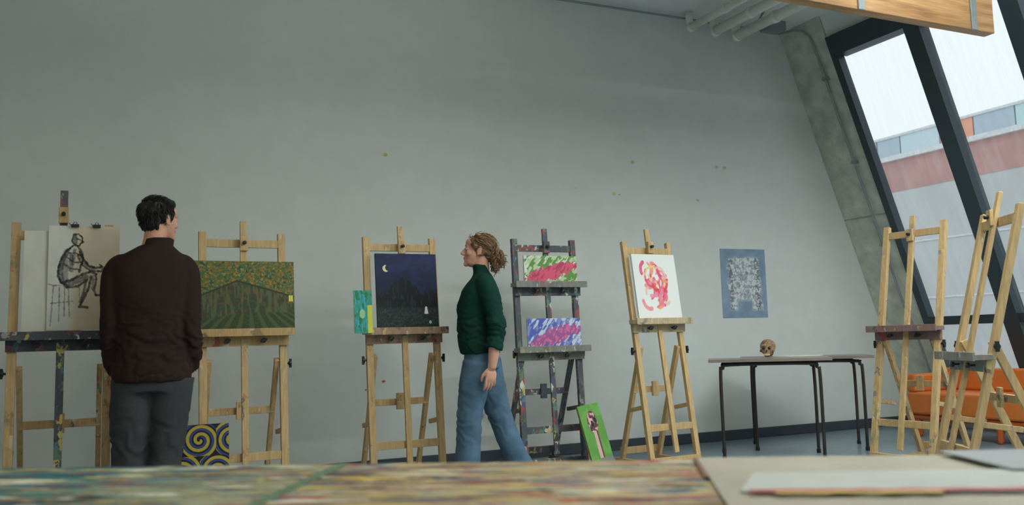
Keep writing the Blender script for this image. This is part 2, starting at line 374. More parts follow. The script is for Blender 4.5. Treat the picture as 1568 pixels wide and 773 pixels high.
def p_figure(X,Y):
    C=base(X,(176,163,144)); C=lay(C,1-sstep(X,.28,.42),(182,180,172)); C+= (vnoise(X,Y,6,8,1)-.5)[...,None]*14
    px=85+X*97; py=343+Y*154
    n=vnoise(X,Y,30,40,2); 
    def st(pts,w,a=.9,col=(38,36,38)):
        nonlocal C
        d=poly(px,py,pts)+(vnoise(X,Y,40,60,17,2)-.5)*1.6; C=lay(C,(1-sstep(d,w*.35,w*.8))*a*(.45+.75*n),col)
    st([(118,356),(125,355),(130,360),(130,367),(126,373),(120,372),(116,366),(118,356)],2.0,.95)   # head contour
    st([(120,358),(121,371)],5,.6); st([(122,362),(128,364)],1.4); st([(130,364),(132,367),(130,369)],1.4)
    st([(118,373),(110,380),(103,392),(99,406),(99,418),(103,428),(112,433)],2.6,.95)   # back
    st([(110,381),(104,396),(101,412),(104,424)],6,.65); st([(108,390),(108,424)],7,.4)
    st([(124,374),(130,382),(132,392),(129,402),(127,412)],2.4,.85)
    st([(113,384),(122,384),(129,388)],2,.75); st([(112,392),(120,398),(128,398)],2,.7); st([(108,402),(118,408),(127,408)],2,.7); st([(116,388),(116,410)],5,.55); st([(120,380),(118,400)],4,.45)
    st([(127,382),(133,394),(140,403),(150,406),(157,404)],2.8,.95); st([(124,388),(131,402),(142,410),(153,411)],2.0,.85); st([(126,386),(134,400),(146,408)],4,.5)  # arm
    st([(155,401),(160,405),(157,411),(152,410)],2.0,.9)
    st([(104,428),(116,424),(130,416),(143,411),(150,415)],3,.9); st([(110,435),(126,433),(138,424)],2.8,.85); st([(110,431),(136,420)],7,.6)
    st([(150,414),(150,426),(147,438),(150,446)],2.4,.85); st([(143,418),(141,432),(136,446),(131,457)],3,.9); st([(150,446),(158,446),(160,443)],2.4,.9); st([(131,457),(128,463),(139,464)],2.8,.9); st([(136,424),(134,440),(129,456)],3.0,.7); st([(146,418),(145,436)],3,.45)
    for a,b in [((93,432),(90,490)),((113,436),(115,478)),((127,434),(128,450)),((90,458),(119,455)),((93,432),(126,432)),((101,434),(101,484)),((108,434),(108,476))]: st([a,b],1.4,.65,(90,86,82))
    st([(85,430),(96,432)],1.2,.4)
    return C
def p_sheet(X,Y): return base(X,(180,178,168))+(vnoise(X,Y,4,5,5)-.5)[...,None]*12
def p_land(X,Y):
    n=vnoise(X,Y,70,50,3,2); n2=vnoise(X,Y,26,19,4,2)
    C=base(X,(78,90,46)); C=lay(C,sstep(n2,.48,.58),(52,88,62)); C=lay(C,sstep(n,.56,.64)*.85,(142,94,46)); C=lay(C,sstep(vnoise(X,Y,60,44,8,1),.8,.86)*.8,(160,128,62)); C=lay(C,sstep(vnoise(X,Y,60,44,28,1),.76,.84),(44,66,54))
    roof=np.where(X<.44,.56-.62*X,.287+.42*(X-.44))
    hill=sstep(Y-roof,0,.015)
    st=vnoise(X,Y,55,7,6,2); C=lay(C,hill,(54,62,44)); C=lay(C,hill*sstep(st,.5,.6)*.8,(86,86,54)); C=lay(C,hill*sstep(vnoise(X,Y,50,36,7,1),.7,.78)*.6,(104,66,54)); C=lay(C,hill*sstep(vnoise(X,Y,50,36,37,1),.7,.78)*.5,(52,86,70))
    C=lay(C,(1-sstep(np.abs(Y-roof),.006,.016)),(46,50,36))
    fld=sstep(Y-(.80-.12*X+.12*np.abs(X-.5)),0,.02)
    ang=(X-.55)/(Y-.45+1e-3); fur=.5+.5*np.sin(ang*26); C=lay(C,fld,(48,60,36)); C=lay(C,fld*sstep(fur,.5,.8)*.55,(88,92,54)); C=lay(C,fld*sstep(n,.6,.7)*.5,(60,80,70))
    C=lay(C,(X<.1)*(Y>.42)*(Y<.70)*(X<.1-.1*np.abs(Y-.56)),(186,170,44)); C=lay(C,((X>.945)&(X<.985)&(Y>.50)&(Y<.60)),(214,196,90))
    C=lay(C,((X>.92)&(X<.99)&(np.abs(Y-.60)<.012)),(120,60,40)); C=lay(C,((np.abs(X-.965)<.004)&(Y>.5)&(Y<.6)),(120,60,40))
    return C
def p_night(X,Y):
    n=vnoise(X,Y,8,10,9,3); C=base(X,(26,32,62)); C=lay(C,sstep(n,.4,.7)*.5,(36,46,92)); C=lay(C,sstep(Y,.0,.6)*.4,(18,24,40))
    tr=vnoise(X,Y*.0,22,1,10,3); top=.62-.22*tr-.18*np.exp(-((X-.45)/.2)**2); C=lay(C,sstep(Y-top,0,.04),(16,20,24))
    C=lay(C,sstep(Y-top,0,.05)*sstep(vnoise(X,Y,40,12,14,2),.55,.7)*.7,(34,42,52))
    C=lay(C,sstep(Y,.70,.74)*.9,(30,40,40)); C=lay(C,sstep(Y,.72,.76)*sstep(vnoise(X,Y,60,50,12,2),.5,.7)*.6,(56,72,62))
    d1=np.hypot((X-.165)*.86,Y-.2);d2=np.hypot((X-.205)*.86,Y-.19); C=lay(C,(d1<.046)*(d2>.044),(190,186,140))
    C=lay(C,(np.hypot((X-.80)*1.6,(Y-.74))<.032),(190,182,190)); C=lay(C,(np.abs(X-.80)<.012+.02*(Y-.7)/.1)*(Y>.72)*(Y<.81),(190,180,190)); C=lay(C,(np.hypot(X-.86,Y-.92)<.02),(130,160,190))
    return C
def p_diag(bg,bg2,bg3,fg,fg2,seed):
    def f(X,Y):
        Xr=X*2.3; a=.7; U=Xr*math.cos(a)+Y*math.sin(a); Vv=-Xr*math.sin(a)+Y*math.cos(a)
        n=vnoise(U+5,Vv+5,12,5,seed,2); C=base(X,bg); C=lay(C,sstep(n,.46,.53),bg2); C=lay(C,sstep(vnoise(U+9,Vv+7,14,5,seed+1,2),.6,.66),bg3)
        band=np.abs((Y-.62)+.55*(X-.5)*1.0)-.0; env=.28*np.sqrt(np.clip(1-((X-.52)/.46)**2,0,1)); m=vnoise(U+3,Vv+4,14,6,seed+2,2)
        k=1-sstep(band-env+.16*(m-.5)*2,-.02,.02); C=lay(C,k,fg); C=lay(C,k*sstep(vnoise(U+2,Vv+2,14,7,seed+5,2),.55,.62),fg2); return C
    return f
def p_swirl(X,Y):
    C=base(X,(196,192,190)); r=np.random.RandomState(15); cols=[(196,66,90),(208,88,108),(212,112,118),(200,58,62),(216,124,84),(216,160,140),(208,116,138),(182,62,96)]
    for i in range(48):
        cx,cy=.5+r.uniform(-.22,.22),.47+r.uniform(-.27,.27); a0=r.rand()*6.3; rad=.06+.12*r.rand(); sp=.9+1.4*r.rand(); pts=[(cx+rad*math.cos(a0+sp*t/7)*(.9),cy+rad*math.sin(a0+sp*t/7)) for t in range(8)]
        d=poly(X,Y*1.0,pts); w=.020+.02*r.rand(); br=vnoise(X,Y,50,50,40+i,1); C=lay(C,(1-sstep(d,w*.7,w))*(.7+.3*br),cols[i%8])
    C=lay(C,(1-sstep(poly(X,Y,[(.24,.33),(.32,.22),(.5,.18)]),.012,.02)),(218,166,100)); C=lay(C,(1-sstep(poly(X,Y,[(.45,.82),(.6,.74)]),.012,.02)),(210,104,114))
    return C
def p_poster(X,Y):
    C=base(X,(108,126,144)); C+=(vnoise(X,Y,6,8,3)-.5)[...,None]*26
    ed=vnoise(X,Y,9,11,6); sh=sstep(X,.08+.12*ed,.12+.12*ed)*(1-sstep(X,.86-.08*ed+.06*Y,.9-.08*ed+.06*Y))*sstep(Y,.08+.06*ed,.12+.06*ed)*(1-sstep(Y,.90-.06*ed,.94-.06*ed))*(1-sstep(Y,.72,.78)*(1-sstep(np.abs(X-.5),.13,.2)))
    C=lay(C,sh*.9,(182,186,184)); n=vnoise(X,Y,16,20,9,3); n5=vnoise(X,Y,38,50,19,2); n6=vnoise(X,Y,11,14,49,2)
    C=lay(C,sh*(1-sstep(np.abs(n6-.5),.02,.06))*.5,(92,94,102)); C=lay(C,sh*sstep(n,.55,.66)*.5,(104,106,114)); C=lay(C,sh*sstep(n5,.58,.7)*.4,(80,84,92))
    side=sstep(np.abs(X-.5),.22,.27)*(1-sstep(np.abs(X-.5),.33,.37)); C=lay(C,sh*side*sstep(n5,.42,.5)*.7,(80,82,90)); return C
def p_spiral(X,Y):
    C=base(X,(24,24,32)); Xa=X*1.0; Ya=Y*1.3; gx=Xa*2.2+.2; gy=Ya*2.2
    row=np.floor(gy); gx2=gx+.5*(row%2); cx=np.floor(gx2)+.5; cy=row+.5; dx=gx2-cx; dy=gy-cy; r=np.hypot(dx,dy); th=np.arctan2(dy,dx); sg=np.where((np.floor(gx2)+row)%2>0,1,-1)
    s=np.sin(r*27-th*sg+1); C=lay(C,(r<.60)*sstep(s,.0,.35),(150,132,54)); C=lay(C,(r<.60)*(r>.1)*sstep(np.sin(r*27-th*sg+3.6),.6,.9),(44,62,122)); return C
def p_green(X,Y):
    C=base(X,(84,130,62)); C=lay(C,sstep(vnoise(X,Y,5,8,2),.45,.6)*.6,(100,148,74))
    d=np.hypot((X-.5)/.22,(Y-.28)/.17); n=vnoise(X,Y,16,26,3,2); C=lay(C,(d<1.05),(90,60,60)); C=lay(C,(d<1)*sstep(n,.48,.56),(206,150,150)); C=lay(C,(d<.9)*sstep(vnoise(X,Y,18,30,8,1),.62,.7),(40,40,44))
    C=lay(C,(np.abs(X-.52+.05*(Y-.6))<.09)*(Y>.42),(178,150,140)); C=lay(C,(np.abs(X-.60)<.03)*(Y>.42),(92,50,60)); C=lay(C,(Y>.83)*(X>.35),(110,112,104)); return C
def p_side(X,Y):
    C=base(X,(48,124,112)); C=lay(C,sstep(vnoise(X,Y,6,10,4),.5,.6),(40,104,60)); C=lay(C,sstep(vnoise(X,Y,12,8,5),.58,.66),(60,140,160)); C=lay(C,(X>.74)*(Y>.35),(170,172,60)); C=lay(C,(np.hypot(X-.45,(Y-.55)*1.5)<.16),(130,166,130)); return C

E1=easel(-.19,-1.30,0,1.69,.47,.20,1.07,1.88,m_e[0],m_tray[0],mast_m=1,back=.5)
E2=easel(.82,-1.03,math.radians(2),1.69,.485,.12,1.07,1.76,m_e[1],m_tray[1])
E3=easel(1.87,-1.0,0,1.69,.475,.15,1.06,1.765,m_e[2],m_tray[2])
E4=easel(3.09,-.74,0,1.73,.50,.10,.96,1.81,m_ed,m_tray[3],trays=[.905,1.39],mast_m=1)
E5=easel(3.84,-1.2,math.radians(3),1.69,.42,.26,1.09,1.79,m_e[4],m_tray[4],pw=.04)
E6=easel(5.12,-2.08,math.radians(-83),1.74,.46,.36,.985,1.80,m_e[5],m_tray[5],back=.55)
E7=easel(4.25,-3.15,math.radians(-121),1.62,.46,.42,.82,1.72,m_e[6],m_tray[3],back=.6)
canvas('paper_sheet',.30,.57,p_sheet,on(E1,-.04,1.075,.055),40,.002,mt=m_paper,warp=.006)
canvas('seated_figure_drawing',.36,.59,p_figure,on(E1,.11,1.085,.068),200,.003,(186,176,160),m_paper,warp=.01)
for xx in (.06,.17):
    mb=MB(); mb.beam((-.02,0,0),(.02,0,0),.014,.02,0,(0,0,1)); mb.tube([(-.012,0,0),(-.006,0,.02),(.006,0,.02),(.012,0,0)],.002,6); mb.tube([(-.018,-.005,-.005),(-.03,-.01,.014)],.002,6)
    mb.obj('binder_clip',[m_knob],mw=on(E1,xx,1.672,.085))
canvas('landscape_painting',.63,.43,p_land,on(E2,-.01,1.072,.05),230)
canvas('night_painting',.43,.51,p_night,on(E3,.02,1.062,.05),180,.02,(30,34,60))
canvas('turquoise_painting',.12,.28,p_side,on(E3,-.31,1.03,.055)@Matrix.Translation((0,-.07,0)),60)
canvas('red_green_painting',.45,.205,p_diag((160,174,138),(84,124,62),(186,188,178),(184,76,98),(156,58,84),21),on(E4,.02,1.392,.05),200)
canvas('red_blue_painting',.45,.215,p_diag((168,176,188),(72,84,150),(110,120,170),(142,76,124),(174,96,134),31),on(E4,.02,.907,.05),200)
canvas('abstract_swirl_painting',.40,.50,p_swirl,on(E5,.0,1.092,.05),170)
canvas('charcoal_wall_drawing',.53,.65,p_poster,Matrix.Translation((5.54,-.002,1.12)),180,.003,(120,130,140),m_paper)
canvas('green_portrait_painting',.20,.48,p_green,Matrix.Translation((3.36,-.98,.012))@Matrix.Rotation(math.radians(8),4,'Z')@Matrix.Rotation(math.radians(-14),4,'X')@Matrix.Rotation(math.radians(-7),4,'Y'),90,.02,(120,120,60))
canvas('spiral_painting',.40,.52,p_spiral,Matrix.Translation((.51,-1.16,.004))@Matrix.Rotation(math.radians(-7),4,'X'),180,.03,(190,188,180))

# wall stains
mb=MB(); r=random.Random(3)
for x,z,s in [(2.04,2.46,.022),(4.35,2.54,.02),(5.29,2.55,.02),(5.38,2.545,.022),(4.14,2.24,.02),(4.2,2.235,.012),(5.05,2.22,.02),(3.75,2.27,.007),(1.9,.75,.016),(2.0,.68,.014),(1.86,.62,.01)]:
    k=0 if x!=5.05 and x!=4.14 else 1
    if z<1: k=2
    pts=[(x+s*(.6+.6*r.random())*math.cos(a*math.pi/5),-.002-.002*r.random(),z+s*.7*(.6+.6*r.random())*math.sin(a*math.pi/5)) for a in range(10)]
    mb.add(pts+[(x,-.006,z)],[(i,(i+1)%10,10) for i in range(10)],k,True)
mb.obj('wall_paint_stains',[mat('stain_yellow',A(160,150,90)),mat('stain_green',A(140,165,110)),mat('stain_red',A(170,70,60))])

# ---------------------------------------------------------------- metal work tables
m_tt=mat('table_laminate',A(110,100,92),.35,var=.15,scale=5); m_tm=mat('table_steel_tube',A(48,44,42),.45,.4,var=.2)
def rtable(name,FL,L,D,ang,ztop=.77):
    mb=MB(); mb.box((-.09,-.05,ztop-.022),(L+.09,D+.05,ztop))
    for y in (0,D):
        pts=[(-.0,y,0),(.0,y,ztop-.14),(.02,y,ztop-.07),(.08,y,ztop-.042),(L-.08,y,ztop-.042),(L-.02,y,ztop-.07),(L,y,ztop-.14),(L+(.0),y,0)]
        mb.tube(spline(pts,5),.013,10,1)
        for x in (0,L): mb.tube([(x,y,0),(x,y,.03)],.017,10,2)
    for x in (.1,L-.1): mb.tube([(x,0,ztop-.042),(x,D,ztop-.042)],.012,8,1)
    return mb.obj(name,[m_tt,m_tm,m_knob],bevel=.004,loc=(FL[0],FL[1],0),rz=ang)
aT=math.atan2(-.61,.79)
rtable('work_table',(4.42,-1.02),.74,.42,aT)
rtable('work_table',(4.98,-.74),.86,.45,aT,.765)
# skull
m_sk,nt,b=newmat('aged_bone'); v=coords(nt); vn=noise(nt,v,38,5,.7)
nt.links.new(ramp(nt,vn.outputs['Fac'],[(.3,A(58,42,34)),(.5,A(120,94,66)),(.7,A(176,146,108))]),b.inputs['Base Color'])
ske=empty('skull_model',(5.16,-.72,.768),math.radians(-48))
mb=MB(); mb.ell((0,.02,.085),(.066,.084,.064),24,16); mb.ell((0,-.045,.055),(.046,.04,.045)); mb.ell((.046,-.045,.052),(.016,.026,.014)); mb.ell((-.046,-.045,.052),(.016,.026,.014)); mb.ell((0,-.062,.022),(.030,.026,.022)); mb.ell((0,-.055,.092),(.05,.02,.014)); mb.ell((0,.03,.03),(.045,.06,.03))
fuse(mb,'cranium',[m_sk],ske,.005,2)
mb=MB()
for s in (-1,1): mb.ell((s*.022,-.074,.072),(.014,.012,.013))
mb.ell((0,-.083,.05),(.007,.008,.011)); mb.obj('socket_shade',[m_knob],ske)  # dark blobs stand in for the shade inside eye and nose hollows
mb=MB()
for i in range(-3,4): mb.box((i*.007-.003,-.09+abs(i)*.0022,.012),(i*.007+.003,-.08,.026))
mb.obj('teeth',[mat('teeth',A(180,165,130),.4)],ske)
mb=MB(); 
for (x,y,a) in ((5.28,-.86,.2),(5.38,-.98,.6)):
    R=Matrix.Translation((x,y,.7685))@Matrix.Rotation(a,4,'Z'); 
    mb.hexa([R@Vector(p) for p in [(-.12,-.08,0),(.12,-.08,0),(.12,.08,0),(-.12,.08,0),(-.12,-.08,.003),(.12,-.08,.006),(.12,.08,.003),(-.12,.08,.006)]])
mb.obj('loose_papers',[mat('white_paper',A(190,192,190),.8,var=.03)])

# ---------------------------------------------------------------- orange bench
m_or=mat('orange_upholstery',A(194,106,44,1.25),.5,var=.06,scale=10); m_or2=mat('orange_frame',A(166,80,30,1.3),.5,var=.06)
mb=MB(); x0,x1,y0,y1=6.72,7.34,-2.5,-.75
mb.box((x0,y0,.20),(x1,y1,.40)); mb.box((x1-.12,y0,.40),(x1+.02,y1,.60)); mb.box((x0,y1-.1,.40),(x1-.12,y1,.56)); mb.box((x0,y0,.40),(x1-.12,y0+.1,.56)); mb.box((x0+.02,y0+.02,.15),(x1-.02,y1-.02,.2),1)
for y in (y0+.08,(y0+y1)/2,y1-.08):
    for x in (x0+.05,x1-.05): mb.beam((x,y,.2),(x,y,0),.05,.05,1)
mb.obj('orange_bench',[m_or,m_or2],bevel=.02)

# ---------------------------------------------------------------- foreground table
m_ft,nt,b=newmat('paint_covered_table'); 
tc=N(nt,'ShaderNodeTexCoord'); mp=N(nt,'ShaderNodeMapping'); mp.inputs['Scale'].default_value=(2.5,9,3); nt.links.new(tc.outputs['Object'],mp.inputs['Vector']); v=mp.outputs['Vector']
sx=N(nt,'ShaderNodeSeparateXYZ'); nt.links.new(tc.outputs['Object'],sx.inputs[0])
nb=noise(nt,v,1.4,8,.75)
teal=ramp(nt,nb.outputs['Fac'],[(.36,A(16,44,60)),(.46,A(44,92,98)),(.54,A(74,112,98)),(.62,A(140,130,90))])
cream=ramp(nt,nb.outputs['Fac'],[(.36,A(84,64,50)),(.46,A(132,116,86)),(.55,A(158,144,112)),(.64,A(80,120,124))])
mr=N(nt,'ShaderNodeMapRange'); mr.inputs[1].default_value=-.7; mr.inputs[2].default_value=-.15; nt.links.new(sx.outputs[0],mr.inputs[0])
col=mix(nt,mr.outputs[0],teal,cream)
for i,(cc,sc_,th) in enumerate([(A(150,34,40),3.0,.595),(A(186,156,52),3.0,.605),(A(36,70,110),2.6,.58),(A(24,26,34),3.0,.59),(A(196,190,176),2.2,.60),(A(134,50,66),5,.61)]):
    mp2=N(nt,'ShaderNodeMapping'); mp2.inputs['Scale'].default_value=(2.2,13,3); mp2.inputs['Location'].default_value=(i*7.3,i*3.1,0); mp2.inputs['Rotation'].default_value=(0,0,.35*(i-2.5)); nt.links.new(tc.outputs['Object'],mp2.inputs['Vector'])
    nn=noise(nt,mp2.outputs['Vector'],sc_,4,.65); mk=ramp(nt,nn.outputs['Fac'],[(th,(0,0,0,1)),(th+.02,(.85,.85,.85,1))]); col=mix(nt,mk,col,cc)
nt.links.new(col,b.inputs['Base Color']); b.inputs['Roughness'].default_value=.65; b.inputs['Specular IOR Level'].default_value=.2
ua=math.atan2(-.52,.84); O=Vector((.64,-5.26,0))
m_leg=mat('table_leg_steel',A(60,60,62),.4,.5)
def ftable(u0,u1):
    mb=MB(); mb.box((u0,-.85,.722),(u1,0,.75),0); mb.box((u0+.05,-.8,.65),(u1-.05,-.77,.722),1); mb.box((u0+.05,-.08,.65),(u1-.05,-.05,.722),1)
    for x in (u0+.06,u1-.06):
        for y in (-.79,-.06): mb.box((x-.02,y-.02,0),(x+.02,y+.02,.722),1)
    return mb.obj('painting_table',[m_ft,m_leg],bevel=.003,loc=O,rz=ua)
ftable(-1.7,-.285); ftable(-.275,1.35)
mb=MB(); mb.box((-.290,-.84,.7505),(-.270,-.005,.7518)); mb.obj('masking_tape',[mat('tape_green',A(80,102,78),.6,var=.3,scale=40)],loc=O,rz=ua)
mb=MB(); mb.box((.335,-.5,.7505),(1.32,-.01,.754),0); mb.box((.328,-.22,.7505),(.335,-.01,.7545),1)
mb.obj('large_paper_sheet',[mat('sheet_paper',A(146,140,126),.7,var=.16,scale=5),mat('sheet_edge',A(110,80,56),.7)],loc=O,rz=ua)
mb=MB(); mb.hexa([(.36,-.36,.755),(.9,-.40,.755),(.9,-.20,.755),(.40,-.20,.755),(.36,-.36,.757),(.9,-.40,.757),(.9,-.20,.759),(.40,-.20,.757)],0); mb.hexa([(.75,-.22,.7595),(1.25,-.3,.7595),(1.25,-.02,.7595),(.72,-.02,.7595),(.75,-.22,.762),(1.25,-.3,.762),(1.25,-.02,.764),(.72,-.02,.762)],1)
mb.obj('watercolour_papers',[mat('paper_a',A(158,160,156),.7,var=.06),mat('paper_b',A(132,136,140),.7,var=.06)],loc=O,rz=ua)
def strip(mb,u0,u1,v0,z,wd,seed,mi,n=60):
    pts=[]
    for i in range(n):
        u=u0+(u1-u0)*i/(n-1); a=mnoise.noise(Vector((u*26,seed,0))); c=mnoise.noise(Vector((u*34,seed+4,0)))
        pts+=[(u,v0+.006*a-wd*(.5+.4*c),z),(u,v0+.006*a+wd*(.5-.3*c),z)]
    mb.add(pts,[(2*i,2*i+2,2*i+3,2*i+1) for i in range(n-1)],mi)
mb=MB(); strip(mb,.37,.74,-.372,.7597,.018,1,0); strip(mb,.40,.60,-.390,.7598,.012,2,1)
mb.obj('paint_strokes',[mat('stroke_red',A(156,34,48),.5),mat('stroke_yellow',A(190,168,60),.5)],loc=O,rz=ua)

# ---------------------------------------------------------------- people
def fabric(name,c,scale=200,var=.15,rough=.85):
    m,nt,b=newmat(name); v=coords(nt); n=noise(nt,v,scale,3); n2=noise(nt,v,7,4)
    c1=ramp(nt,n2.outputs['Fac'],[(.3,sc(c,1-var)),(.7,sc(c,1+var))]); c2=ramp(nt,n.outputs['Fac'],[(.3,(.8,.8,.8,1)),(.7,(1,1,1,1))])
    nt.links.new(mix(nt,1,c1,c2,'MULTIPLY'),b.inputs['Base Color']); b.inputs['Roughness'].default_value=rough; b.inputs['Specular IOR Level'].default_value=.2
    bump(nt,b,n.outputs['Fac'],.2,.002); return m
m_skin=mat('skin',A(176,128,108),.5,var=.06,scale=20,bmp=.05); m_skin2=mat('skin_fair',A(176,130,112),.5,var=.06,scale=20,bmp=.05)
m_lip=mat('lips',A(152,84,80),.45,var=.03,bmp=0); m_eye=mat('eye_white',A(180,175,170),.2,var=.02,bmp=0); m_iris=mat('iris',A(50,36,28),.2,var=.02,bmp=0)
m_hairb=mat('black_hair',A(20,17,18),.5,var=.4,scale=90,bmp=.5); m_hairw=mat('brown_curly_hair',A(104,78,54),.55,var=.25,scale=30,bmp=.3)
m_jack=fabric('maroon_jacket_fabric',A(41,28,26)); m_trou=fabric('grey_trouser_fabric',A(56,56,58)); m_green=fabric('green_knit_fabric',A(12,46,38),120)
m_jean=fabric('blue_denim',A(72,94,112),260,.28); m_shoe=mat('shoe_leather',A(34,32,32),.4)

def head(parent,M,skin,fem=False,hairmat=None):
    e=Matrix(M)
    mb=MB(); k=.94 if fem else 1
    mb.ell((0,-.018,.035),(.074*k,.094,.083),28,18); mb.ell((0,.028,-.025),(.060*k,.060,.085),24,16); mb.ell((0,.036,-.072),(.046*k,.048,.042)); mb.ell((0,.074,-.098),(.018,.018,.016))
    mb.ell((0,.062,.045),(.052*k,.03,.035))
    mb.tube(spline([(0,.084,.012),(0,.096,-.008),(0,.109,-.03)],4),[.008,.0085,.009,.0095,.010,.0105,.011,.0115,.0115],12); mb.ell((0,.108,-.031),(.010,.010,.009)) 
    for s in (-1,1):
        mb.ell((s*.010,.097,-.034),(.008,.010,.008)); mb.ell((s*.036*k,.058,-.026),(.022,.024,.024)); mb.ell((s*.028,.080,.020),(.020,.010,.007)); mb.ell((s*.03,.0765,.002),(.014,.010,.009))
        mb.ell((s*.073*k,-.004,-.004),(.008,.019,.031),16,10,rot=Matrix.Rotation(s*.3,3,'Z')@Matrix.Rotation(-.15,3,'X')); mb.ell((s*.078*k,-.012,.008),(.008,.012,.02)); mb.ell((s*.074*k,.002,-.028),(.006,.008,.010))
    mb.ell((0,.087,-.053),(.018,.009,.006)); mb.ell((0,.085,-.064),(.016,.010,.007)); mb.ell((0,.080,-.080),(.016,.010,.012))
    nr=.050 if fem else .058
    limb(mb,[(0,-.02,-.03),(0,-.03,-.10),(0,-.045,-.19)],[nr,nr,nr*1.1])
    fuse(mb,'head',[skin],parent,.0045,4,.5,mw=e)
    mb=MB(); mb.ell((0,.0915,-.0545),(.017,.0045,.0035)); mb.ell((0,.090,-.0620),(.015,.005,.0042)); mb.obj('lips',[m_lip],parent,mw=e)
    mb=MB()
    for s in (-1,1): mb.ell((s*.030,.0795,.001),(.0115,.0085,.006),16,10,0); mb.ell((s*.030,.0862,.001),(.005,.003,.005),12,8,1)
    mb.obj('eyes',[m_eye,m_iris],parent,mw=e)
    mb=MB()
    for s in (-1,1): mb.tube([(s*.014,.093,.020),(s*.03,.091,.026),(s*.046,.080,.021)],[.002,.003,.0015],8,flat=.6)
    mb.obj('eyebrows',[hairmat],parent,mw=e)
def strands(mb,C,R,n,ln,flow,keep,rad=.0035,seed=1,lift=.25,wav=0):
    r=random.Random(seed); C=Vector(C)
    for _ in range(n):
        while True:
            d=Vector((r.gauss(0,1),r.gauss(0,1),r.gauss(0,1))).normalized(); p=C+Vector((d.x*R[0],d.y*R[1],d.z*R[2]))
            if keep(p): break
        f=flow(p,d); f=(f-d*f.dot(d)); 
        if f.length<1e-3: continue
        f=f.normalized(); L=ln*(.6+.8*r.random()); l=lift*(.5+r.random()); j=Vector((r.gauss(0,.15),r.gauss(0,.15),r.gauss(0,.15)))
        q=[p-d*.004, p+f*L*.35+d*L*l*.5+j*L*.3, p+f*L*.7+d*L*l*.6+j*L*.6-d*L*wav, p+(f+j)*L+d*L*l*.35-d*L*wav*2.2]
        mb.tube(q,[rad,rad*1.1,rad*.8,rad*.15],5)
def hand(parent,M,skin,side=1,curl=.35,name='hand'):
    mb=MB(); s=side
    mb.ell((0,0,-.055),(.038,.0145,.048),20,14); mb.ell((s*.018,.004,-.04),(.02,.016,.032)); limb(mb,[(0,0,.03),(0,0,-.02)],[.026,.026],flat=.75,flatdir=(1,0,0))
    for i,(x,L) in enumerate([(.029,.068),(.010,.078),(-.009,.073),(-.027,.058)]):
        a=curl*(.7+.2*i); p=Vector((s*x,0,-.088+.004*abs(i-1))); pts=[Vector((s*x*.85,0,-.055)),p]; ang=a*.5
        for f in (.45,.32,.26):
            p=p+Vector((s*x*.12*f,math.sin(ang)*L*f,-math.cos(ang)*L*f)); pts.append(p.copy()); ang+=a
        mb.tube(spline(pts,3),[.0095]*3+[.0090]*3+[.0085]*3+[.0078]*3+[.0062],10); mb.ell(pts[-1],(.0065,.0065,.0065),10,8)
    pts=[(s*.018,.004,-.02),(s*.040,.010,-.045),(s*.052,.018,-.070),(s*.050,.026,-.092)]
    mb.tube(spline(pts,3),[.013]*3+[.0115]*3+[.0098]*3+[.0075],10); mb.ell(pts[-1],(.0078,.0078,.0085),10,8)
    return fuse(mb,name,[skin],parent,.0032,2,.4,mw=M)
def shoe(mb,ankle,toe_dir,pitch=0):
    d=Vector((toe_dir[0],toe_dir[1],0)).normalized(); a=Vector(ankle); 
    R=Matrix.Rotation(math.atan2(d.y,d.x),3,'Z')@Matrix.Rotation(pitch,3,'Y')
    for c,r in (((-.03,0,-.035),(.045,.038,.04)),((.05,0,-.04),(.08,.042,.036)),((.13,0,-.052),(.065,.047,.028)),((.0,0,.0),(.04,.038,.05)),((.06,0,-.015),(.05,.034,.034))):
        mb.ell(a+R@Vector(c),r,18,12,rot=R)

# --- man, seen from behind -------------------------------------------------
man=empty('standing_man',(.265,-1.50,0),math.radians(-4))
def folds(z0,k):
    # cloth gathers into rolls towards elbow / hem
    return lambda p,d: d*.6+.38*math.sin((p.z*1.0+p.x*.55+.25*d)*k)*max(0,1-abs(p.z-z0)*3.2)
mb=MB()
mb.rings([(0,0,.80,.190,.135),(0,0,.84,.200,.14),(-.003,0,.95,.192,.135),(-.005,0,1.10,.196,.14),(-.01,0,1.25,.208,.142),(-.012,0,1.36,.218,.134),(-.012,0,1.425,.210,.120),(-.004,0,1.47,.170,.104),(.006,0,1.505,.122,.09),(.014,0,1.53,.09,.082)],40)
mb.rings([(.01,0,1.47,.10,.085),(.018,.005,1.52,.080,.078),(.022,.008,1.55,.074,.076)],30)
limb(mb,[(-.13,0,1.435),(-.188,-.005,1.375),(-.208,-.03,1.12),(-.198,.02,.93),(-.172,.06,.845)],[.062,.070,.056,.051,.048])
limb(mb,[(.12,0,1.435),(.172,-.005,1.375),(.190,-.05,1.08),(.205,-.02,.96),(.192,.04,.86)],[.062,.070,.056,.053,.046])
fuse(mb,'jacket',[m_jack],man,.010,5,.5,(.013,(5,5,7),lambda p:.35+.65*min(1,max(0,(1.42-p.z)*3)),folds(.98,52)))
mb=MB(); mb.rings([(.012,.0,1.49,.087,.086),(.02,.004,1.53,.080,.084),(.026,.008,1.566,.078,.082),(.026,.008,1.572,.069,.074),(.02,.005,1.52,.068,.07)],30); mb.obj('jacket_collar',[m_jack],man)
mb=MB(); mb.rings([(0,0,.795,.195,.139),(0,0,.84,.203,.144)],40); fuse(mb,'jacket_hem',[m_jack],man,.008,3,wr=(.006,(30,30,3),None))
mb=MB()
mb.rings([(0,0,.74,.185,.125),(0,0,.80,.183,.128),(0,0,.95,.17,.115)],36)
